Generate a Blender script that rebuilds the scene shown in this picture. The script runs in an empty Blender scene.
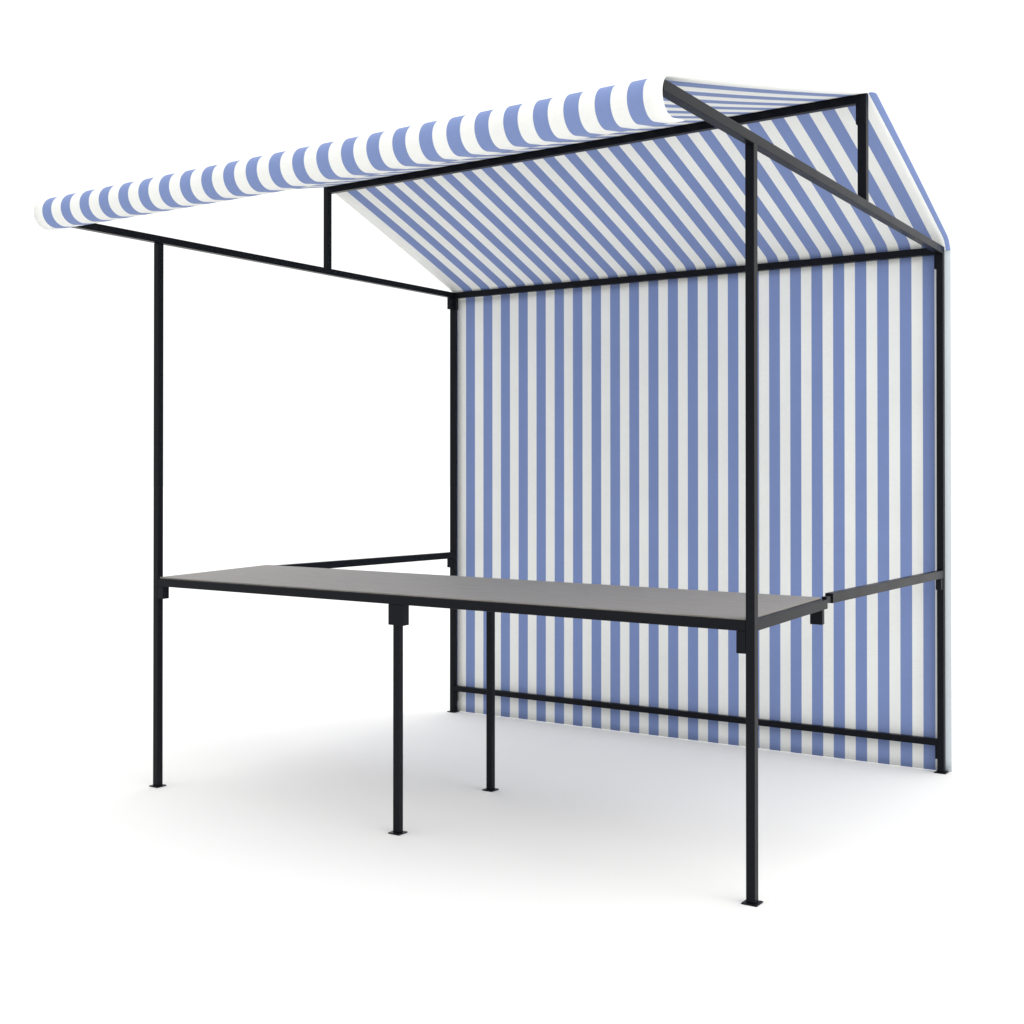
import bpy, bmesh, math
from mathutils import Vector
S = bpy.context.scene
C = S.collection

# ------------------------------------------------------------------ sizes (metres)
W = 3.0            # post to post, along the counter
D = 2.347          # front posts to rear posts
T = 0.0327         # square tube
h = T / 2
H = 2.5949         # centre line of the side roof rails
RY, RZ = 1.180, 3.0476   # ridge beam centre line
LOWZ = 0.1494      # rear bottom rail

# ------------------------------------------------------------------ materials
def new_mat(name):
    m = bpy.data.materials.new(name); m.use_nodes = True
    nt = m.node_tree
    return m, nt, nt.nodes, nt.links, nt.nodes['Principled BSDF']

def math_node(N, L, op, a, b=None):
    n = N.new('ShaderNodeMath'); n.operation = op
    for i, v in enumerate((a, b)):
        if v is None: continue
        if isinstance(v, (int, float)): n.inputs[i].default_value = v
        else: L.new(v, n.inputs[i])
    return n.outputs[0]

def metal(name, base, rough, spec):
    m, nt, N, L, P = new_mat(name)
    tc = N.new('ShaderNodeTexCoord')
    nz = N.new('ShaderNodeTexNoise'); nz.inputs['Scale'].default_value = 900; nz.inputs['Detail'].default_value = 2
    L.new(tc.outputs['Object'], nz.inputs['Vector'])
    bp = N.new('ShaderNodeBump'); bp.inputs['Strength'].default_value = .12; bp.inputs['Distance'].default_value = .0006
    L.new(nz.outputs['Fac'], bp.inputs['Height']); L.new(bp.outputs['Normal'], P.inputs['Normal'])
    n2 = N.new('ShaderNodeTexNoise'); n2.inputs['Scale'].default_value = 5; n2.inputs['Detail'].default_value = 3
    L.new(tc.outputs['Object'], n2.inputs['Vector'])
    mr = N.new('ShaderNodeMapRange'); mr.inputs['To Min'].default_value = rough - .05; mr.inputs['To Max'].default_value = rough + .07
    L.new(n2.outputs['Fac'], mr.inputs['Value']); L.new(mr.outputs['Result'], P.inputs['Roughness'])
    P.inputs['Base Color'].default_value = (*base, 1)
    P.inputs['Specular IOR Level'].default_value = spec
    P.inputs['Specular Tint'].default_value = (.84, .89, 1, 1)
    return m

WHITE = (.84, .85, .825)
BLUE = (.200, .270, .510)

def cloth(name, q2, q1, q0, frac, lo, hi, edge_shade=None):
    """striped awning cloth: stripes run across X; white beyond lo..hi (the hems)"""
    m, nt, N, L, P = new_mat(name)
    tc = N.new('ShaderNodeTexCoord')
    sx = N.new('ShaderNodeSeparateXYZ'); L.new(tc.outputs['Object'], sx.inputs[0])
    x = sx.outputs['X']
    u = math_node(N, L, 'ADD', math_node(N, L, 'MULTIPLY', math_node(N, L, 'ADD', math_node(N, L, 'MULTIPLY', x, q2), q1), x), q0)
    fr = math_node(N, L, 'FRACT', u)
    b = math_node(N, L, 'LESS_THAN', fr, frac)
    b = math_node(N, L, 'MULTIPLY', b, math_node(N, L, 'GREATER_THAN', x, lo))
    b = math_node(N, L, 'MULTIPLY', b, math_node(N, L, 'LESS_THAN', x, hi))
    mix = N.new('ShaderNodeMix'); mix.data_type = 'RGBA'
    L.new(b, mix.inputs['Factor'])
    mix.inputs['A'].default_value = (*WHITE, 1); mix.inputs['B'].default_value = (*BLUE, 1)
    if edge_shade:                       # shading of the right-hand border strip, painted in as grey-blue
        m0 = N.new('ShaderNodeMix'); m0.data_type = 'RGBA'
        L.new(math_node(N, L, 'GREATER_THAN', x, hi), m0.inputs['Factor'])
        L.new(mix.outputs['Result'], m0.inputs['A']); m0.inputs['B'].default_value = (*edge_shade, 1)
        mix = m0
    # woven yarn: fine threads both ways, slightly uneven
    n1 = N.new('ShaderNodeTexNoise'); n1.inputs['Scale'].default_value = 1; n1.inputs['Detail'].default_value = 2
    mp = N.new('ShaderNodeMapping'); mp.inputs['Scale'].default_value = (700, 60, 60)
    L.new(tc.outputs['Object'], mp.inputs['Vector']); L.new(mp.outputs[0], n1.inputs['Vector'])
    n2 = N.new('ShaderNodeTexNoise'); n2.inputs['Scale'].default_value = 1; n2.inputs['Detail'].default_value = 2
    mp2 = N.new('ShaderNodeMapping'); mp2.inputs['Scale'].default_value = (40, 600, 600)
    L.new(tc.outputs['Object'], mp2.inputs['Vector']); L.new(mp2.outputs[0], n2.inputs['Vector'])
    n3 = N.new('ShaderNodeTexNoise'); n3.inputs['Scale'].default_value = 3.0; n3.inputs['Detail'].default_value = 4
    L.new(tc.outputs['Object'], n3.inputs['Vector'])
    s = math_node(N, L, 'ADD', math_node(N, L, 'ADD', n1.outputs['Fac'], n2.outputs['Fac']), n3.outputs['Fac'])
    mr = N.new('ShaderNodeMapRange'); mr.inputs['From Min'].default_value = .9; mr.inputs['From Max'].default_value = 2.1
    mr.inputs['To Min'].default_value = .93; mr.inputs['To Max'].default_value = 1.07
    L.new(s, mr.inputs['Value'])
    mul = N.new('ShaderNodeVectorMath'); mul.operation = 'SCALE'
    L.new(mix.outputs['Result'], mul.inputs[0]); L.new(mr.outputs['Result'], mul.inputs['Scale'])
    L.new(mul.outputs[0], P.inputs['Base Color'])
    bp = N.new('ShaderNodeBump'); bp.inputs['Strength'].default_value = .25; bp.inputs['Distance'].default_value = .001
    L.new(math_node(N, L, 'ADD', n1.outputs['Fac'], n2.outputs['Fac']), bp.inputs['Height'])
    L.new(bp.outputs['Normal'], P.inputs['Normal'])
    P.inputs['Roughness'].default_value = .8
    P.inputs['Specular IOR Level'].default_value = .2
    P.inputs['Sheen Weight'].default_value = .05
    tr = N.new('ShaderNodeBsdfTranslucent'); L.new(mul.outputs[0], tr.inputs['Color'])
    ms = N.new('ShaderNodeMixShader'); ms.inputs[0].default_value = .07
    L.new(P.outputs[0], ms.inputs[1]); L.new(tr.outputs[0], ms.inputs[2])
    L.new(ms.outputs[0], N['Material Output'].inputs['Surface'])
    return m

M_METAL = metal('black_powder_coat', (.0060, .0063, .0080), .33, .11)
M_REAR = cloth('striped_cloth_rear', .21759812, 7.48896832, -.59541821, .515, .03, 9)
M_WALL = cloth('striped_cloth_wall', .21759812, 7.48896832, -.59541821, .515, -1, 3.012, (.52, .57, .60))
M_FRONT = cloth('striped_cloth_front', .1627, 8.097, -.9604, .49, -1, 2.985)

def counter_mat():
    m, nt, N, L, P = new_mat('grey_brushed_board')
    tc = N.new('ShaderNodeTexCoord')
    mp = N.new('ShaderNodeMapping'); mp.inputs['Scale'].default_value = (9, 330, 40)
    L.new(tc.outputs['Object'], mp.inputs['Vector'])
    n1 = N.new('ShaderNodeTexNoise'); n1.inputs['Scale'].default_value = 1; n1.inputs['Detail'].default_value = 5; n1.inputs['Roughness'].default_value = .65
    L.new(mp.outputs[0], n1.inputs['Vector'])
    cr = N.new('ShaderNodeValToRGB')
    cr.color_ramp.elements[0].position = .3; cr.color_ramp.elements[0].color = (.185, .174, .163, 1)
    cr.color_ramp.elements[1].position = .7; cr.color_ramp.elements[1].color = (.295, .278, .262, 1)
    L.new(n1.outputs['Fac'], cr.inputs[0]); L.new(cr.outputs[0], P.inputs['Base Color'])
    bp = N.new('ShaderNodeBump'); bp.inputs['Strength'].default_value = .1; bp.inputs['Distance'].default_value = .001
    L.new(n1.outputs['Fac'], bp.inputs['Height']); L.new(bp.outputs['Normal'], P.inputs['Normal'])
    P.inputs['Roughness'].default_value = .58
    P.inputs['Specular IOR Level'].default_value = .38
    return m
M_BOARD = counter_mat()

def ground_mat():
    m, nt, N, L, P = new_mat('white_studio_floor')
    tc = N.new('ShaderNodeTexCoord')
    n1 = N.new('ShaderNodeTexNoise'); n1.inputs['Scale'].default_value = 1.5; n1.inputs['Detail'].default_value = 3
    L.new(tc.outputs['Object'], n1.inputs['Vector'])
    mr = N.new('ShaderNodeMapRange'); mr.inputs['To Min'].default_value = .765; mr.inputs['To Max'].default_value = .78
    L.new(n1.outputs['Fac'], mr.inputs['Value'])
    cc = N.new('ShaderNodeCombineColor')
    for i, k in enumerate((1.007, 1.0, .984)): L.new(math_node(N, L, 'MULTIPLY', mr.outputs['Result'], k), cc.inputs[i])
    L.new(cc.outputs[0], P.inputs['Base Color'])
    P.inputs['Roughness'].default_value = .9
    P.inputs['Specular IOR Level'].default_value = .1
    return m

# ------------------------------------------------------------------ mesh helpers
def link(name, bm, mats, parent, bevel=0.0, loc=None):
    me = bpy.data.meshes.new(name)
    bmesh.ops.recalc_face_normals(bm, faces=bm.faces[:])
    bm.to_mesh(me); bm.free()
    if not isinstance(mats, (list, tuple)): mats = [mats]
    for m in mats: me.materials.append(m)
    o = bpy.data.objects.new(name, me); C.objects.link(o)
    if loc is not None: o.location = loc
    if parent is not None: o.parent = parent
    if bevel:
        b = o.modifiers.new('bevel', 'BEVEL'); b.width = bevel; b.segments = 3; b.limit_method = 'ANGLE'
        b.harden_normals = False
        for p in me.polygons: p.use_smooth = True
        w = o.modifiers.new('wn', 'WEIGHTED_NORMAL'); w.keep_sharp = False
    return o

def box(bm, x0, x1, y0, y1, z0, z1):
    v = [bm.verts.new((x, y, z)) for z in (z0, z1) for y in (y0, y1) for x in (x0, x1)]
    for f in ((0, 2, 3, 1), (4, 5, 7, 6), (0, 1, 5, 4), (2, 6, 7, 3), (0, 4, 6, 2), (1, 3, 7, 5)):
        bm.faces.new([v[i] for i in f])

def part(name, boxes, mat, parent, bevel=.0025):
    bm = bmesh.new()
    for b in boxes: box(bm, *b)
    for v in bm.verts:           # the roof frame is racked by a centimetre or so
        if v.co.z > 2.3: v.co.z += -.0095 + .00717 * v.co.x + .0105 * v.co.y - .00633 * v.co.x * v.co.y
    return link(name, bm, mat, parent, bevel)

# ------------------------------------------------------------------ setting
bm = bmesh.new()
R = 400
vs = [bm.verts.new(p) for p in ((-R, -R, 0), (R, -R, 0), (R, R, 0), (-R, R, 0))]
bm.faces.new(vs)
g = link('ground', bm, ground_mat(), None); g['kind'] = 'structure'

# ------------------------------------------------------------------ the stall
stall = bpy.data.objects.new('market_stall', None); C.objects.link(stall)
stall['label'] = 'market stall with black metal frame, blue and white striped canopy and long grey counter'
stall['category'] = 'market stall'

def foot(parent, x, y):
    a = .0285
    bm = bmesh.new(); box(bm, x - a, x + a, y - a, y + a, .0006, .0055)
    return link('foot_plate', bm, M_METAL, parent, .0012)

CT, CB = .974, .938      # counter frame, top and underside along the front
TD = .700                # counter depth
TILT = .020 / TD         # the counter stands a little out of level

def tilted(name, boxes, mat, parent, bevel=.002):
    bm = bmesh.new()
    for b in boxes: box(bm, *b)
    for v in bm.verts: v.co.z += TILT * (v.co.y + h) + .008 - .0066 * v.co.x
    return link(name, bm, mat, parent, bevel)

# posts
for x in (0, W):
    p = part('post', [(x - h, x + h, -h, h, .005, H - h - .0005)], M_METAL, stall)
    foot(p, x, 0)
for x in (0, W):
    p = part('post', [(x - h, x + h, D - h, D + h, .005, H - h - .0005)], M_METAL, stall)
    foot(p, x, D)
    s = 1 if x == 0 else -1
    # joint sleeves where the rails plug in
    def sleeve(z0, z1, side, lo=False):
        if side == 'x':       # towards the other rear post
            x0, x1 = sorted((x + s * (h + .0004), x + s * (h + .011)))
            part('bracket', [(x0, x1, D - h + .004, D + h - .004, z0, z1)], M_METAL, p, .0015)
        else:                 # towards the front
            part('bracket', [(x - h + .003, x + h - .003, D - h - .032, D - h - .0004, z0, z1)], M_METAL, p, .0015)
    sleeve(H - h - .075, H - h - .001, 'x')
    sleeve(LOWZ - h - .066, LOWZ - h - .0006, 'x')
    sleeve(.962 - .055, .9614, 'y')
    if x == 0: sleeve(H - h - .072, H - h - .001, 'y')

# side roof rails (level, run out forward to the rolled front edge)
for x in (0, W):
    part('roof_rail', [(x - h, x + h, -.688 if x else -.600, D + h, H - h - (.002 if x else 0), H + h + (.002 if x else .001))], M_METAL, stall)
# king posts
for x in (0, W):
    kx = h + (.005 if x else 0)
    k = part('king_post', [(x - kx, x + h, RY - h, RY + h, H + h + .0005, RZ + h)], M_METAL, stall)
    if x: part('bracket', [(x - kx - .008, x - kx - .0004, RY - h + .003, RY + h - .003, RZ - h - .095, RZ - h - .001)], M_METAL, k, .0015)
part('ridge_beam', [(h + .0005, W - h - .0055, RY - h, RY + h, RZ - h - .007, RZ + h)], M_METAL, stall)
part('cross_rail', [(h + .0005, W - h - .0005, D - h, D + h, H - h - .003, H + h)], M_METAL, stall)
part('cross_rail', [(h + .0005, W - h - .0005, D - h, D + h, LOWZ - h, LOWZ + h)], M_METAL, stall)

# counter
fx0, fx1 = h + .0005, W - h - .0005
cf = tilted('counter_frame', [
    (fx0, fx1, -h, -h + .030, CB, CT),
    (fx0, fx1, TD - .030, TD, CB, CT),
    (-h + .001, h - .001, h + .0005, TD, CB, CT),
    (W - h + .001, W + h - .001, h + .0005, TD, CB, CT)], M_METAL, stall)
def stub(x0, x1, y0, y1, z0):
    return tilted('socket', [(x0, x1, y0, y1, z0, CB - .0004)], M_METAL, cf)
stub(fx0, fx0 + .037, -h, -h + .036, .880)
stub(fx1 - .034, fx1, -h, -h + .036, .861)
stub(W - .046, W + .004, TD - .030, TD - .006, .878)
stub(-h + .004, .052, TD - .030, TD - .004, .874)
tilted('counter_top', [(h + .002, W - .012, -h + .010, TD - .004, CT + .0004, CT + .0075)], M_BOARD, stall, .0012)
XL, XR = 1.450, 1.35
for x, y in ((XL, 0.004), (XR, .812)):
    top = CB - .006 if y < .1 else .985
    leg = part('counter_leg', [(x - h + .001, x + h - .001, y - h + .003, y + h, .005, top)], M_METAL, stall)
    foot(leg, x, y)
    a = .040
    if y < .1:
        tilted('socket', [(x - a + .004, x + a + .004, y - h - .003, y + h + .002, .853, CB - .0004)], M_METAL, leg, .002)
    else:
        part('bracket', [(x - h + .002, x + h - .002, TD + .0005, y - h + .0025, .956, .980)], M_METAL, leg, .0015)
# side rails behind the counter, at counter height, with their connectors
for x in (0, W):
    r = part('side_rail', [(x - h, x + h, TD + .055, D - h - .0005, .963, 1.0022)], M_METAL, stall)
    part('bracket', [(x - h + .006, x + h - .006, TD + .0005, TD + .0545, .966, .992)], M_METAL, r, .0015)

# ------------------------------------------------------------------ canopy cloth
def lerp(a, b, t): return a + (b - a) * t
def strip(bm, prof, nx, slot):
    """prof: list of (y, z, xleft, xright, sag amplitude); swept across X"""
    rows = []
    for (y, z, xl, xr, *ex) in prof:
        row = []
        for i in range(nx + 1):
            t = i / nx
            x = xl + (xr - xl) * t
            q = lerp(.35, 1.0, t ** .5) if ex else 0
            row.append(bm.verts.new((x, y + ex[0] * q, z + ex[1] * q) if ex else (x, y, z)))
        rows.append(row)
    for a, b in zip(rows, rows[1:]):
        for i in range(nx):
            f = bm.faces.new((a[i], a[i + 1], b[i + 1], b[i])); f.material_index = slot; f.smooth = True
    return rows

def solid(o, t, off):
    m = o.modifiers.new('thick', 'SOLIDIFY'); m.thickness = t; m.offset = off
    m.use_even_offset = True

NX = 60
ridge = (RY + .004, RZ + h + .0030)
rc_y, rc_z, rr = -.660, 2.581, .063
# front slope tangent to the roll
dy, dz = ridge[0] - rc_y, ridge[1] - rc_z
dist = math.hypot(dy, dz); base = math.atan2(dz, dy); off = math.acos(rr / dist)
a0 = base + off                       # angle of the tangent point on the roll
ty, tz = rc_y + rr * math.cos(a0), rc_z + rr * math.sin(a0)
XL_ROLL, XR_ROLL = .060, 3.030
prof = []
n = 24
for i in range(n):
    t = i / n
    sag = -.006 * math.sin(math.pi * t)
    prof.append((lerp(ridge[0] - .004, ty, t), lerp(ridge[1], tz, t) + sag, lerp(-.004, XL_ROLL, t), lerp(3.026, XR_ROLL, t)))
m_ = 40
wrap = math.radians(177)
for i in range(m_ + 1):
    a = a0 + wrap * i / m_
    prof.append((rc_y + rr * math.cos(a), rc_z + rr * math.sin(a), XL_ROLL, XR_ROLL))
ae = a0 + wrap
ty_, tz_ = -math.sin(ae), math.cos(ae)
py, pz = prof[-1][0], prof[-1][1]
for i in range(1, 5):
    s_ = .024 * i
    prof.append((py, pz, XL_ROLL, XR_ROLL - .003 * i, ty_ * s_, tz_ * s_))
bm = bmesh.new()
strip(bm, prof, NX, 0)
# rear slope: from the ridge to the top of the back wall, rounded over both beams
EX = 3.049
EL = -.008
y1, z1 = D + h + .006, H + h + .004
prof = [(ridge[0] - .002, ridge[1] + .0005, EL + .004, EX - .018), (ridge[0] + .006, ridge[1] - .0005, EL + .003, EX - .006)]
n = 24
for i in range(n + 1):
    t = i / n
    sag = .004 * math.sin(math.pi * t)
    yy = lerp(ridge[0] + .018, y1 - .058, t); zz = lerp(ridge[1] - .004, z1 + .036, t) + sag
    prof.append((yy, zz, EL, EX - .006 * t))
for (a, b) in ((y1 - .040, z1 + .028), (y1 - .026, z1 + .018), (y1 - .014, z1 + .004), (y1 - .006, z1 - .007), (y1 - .0015, z1 - .018), (y1, z1 - .027)):
    prof.append((a, b, EL, EX - .007))
strip(bm, prof, NX, 1)
canopy = link('canopy', bm, [M_FRONT, M_REAR], stall)
solid(canopy, .0016, 0)
# back curtain
prof = []
z_top = z1 - .014
for i in range(40):
    t = i / 39
    prof.append((y1 + .0030 + .0015 * math.sin(math.pi * min(1, t * 1.0)), lerp(z_top, .003, t), .002, 3.043))
bm = bmesh.new(); strip(bm, prof, NX, 0)
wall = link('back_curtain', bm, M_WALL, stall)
solid(wall, .0016, 0)

# ------------------------------------------------------------------ studio light
w = bpy.data.worlds.new('World'); S.world = w; w.use_nodes = True
N, L = w.node_tree.nodes, w.node_tree.links
bg = N['Background']
tc = N.new('ShaderNodeTexCoord')
sp = N.new('ShaderNodeSeparateXYZ'); L.new(tc.outputs['Generated'], sp.inputs[0])
# softbox studio: bright white all round behind and overhead, dimmer towards the front wall
def m2(op, a, b): return math_node(N, L, op, a, b)
up = m2('MAXIMUM', sp.outputs['Z'], 0.0)
low = m2('MAXIMUM', m2('SUBTRACT', 1.0, m2('MULTIPLY', up, 1.5)), 0.0)
front = m2('MAXIMUM', m2('MULTIPLY', sp.outputs['Y'], -1.0), 0.0)
front = m2('MULTIPLY', m2('MULTIPLY', front, front), low)
st = m2('SUBTRACT', 1.10, m2('MULTIPLY', front, .98))
st = m2('ADD', st, m2('MULTIPLY', m2('MULTIPLY', up, up), 1.1))
bg.inputs['Color'].default_value = (1, 1, 1, 1)
L.new(st, bg.inputs['Strength'])

def area(name, loc, target, size, sy, power):
    l = bpy.data.lights.new(name, 'AREA'); l.shape = 'RECTANGLE'; l.size = size; l.size_y = sy; l.energy = power
    o = bpy.data.objects.new(name, l); C.objects.link(o); o.location = loc
    o.rotation_euler = (Vector(target) - Vector(loc)).to_track_quat('-Z', 'Y').to_euler()
    return o
area('softbox_lamp', (8.5, -2.0, 5.0), (2.2, 0.8, 0.6), 4.0, 4.0, 90)
area('side_softbox_lamp', (9.0, 0.4, 2.6), (0, 0.8, 0.9), 3.0, 3.0, 150)

# ------------------------------------------------------------------ camera
cam = bpy.data.cameras.new('camera'); co = bpy.data.objects.new('camera', cam); C.objects.link(co)
co.location = (4.7237, -4.0418, 1.4296)
co.rotation_euler = (math.pi / 2 + .0064, 0, .5904)
cam.sensor_width = 36; cam.sensor_fit = 'HORIZONTAL'
cam.lens = 1264.82 / 1024 * 36
cam.shift_y = -36.369 / 1024
cam.clip_start = .05; cam.clip_end = 2000
S.camera = co

S.view_settings.view_transform = 'Standard'
S.view_settings.look = 'None'
S.view_settings.gamma = 1
S.view_settings.exposure = 0
S.view_settings.use_curve_mapping = False
S.cycles.use_denoising = True
S.cycles.max_bounces = 10
S.cycles.diffuse_bounces = 8
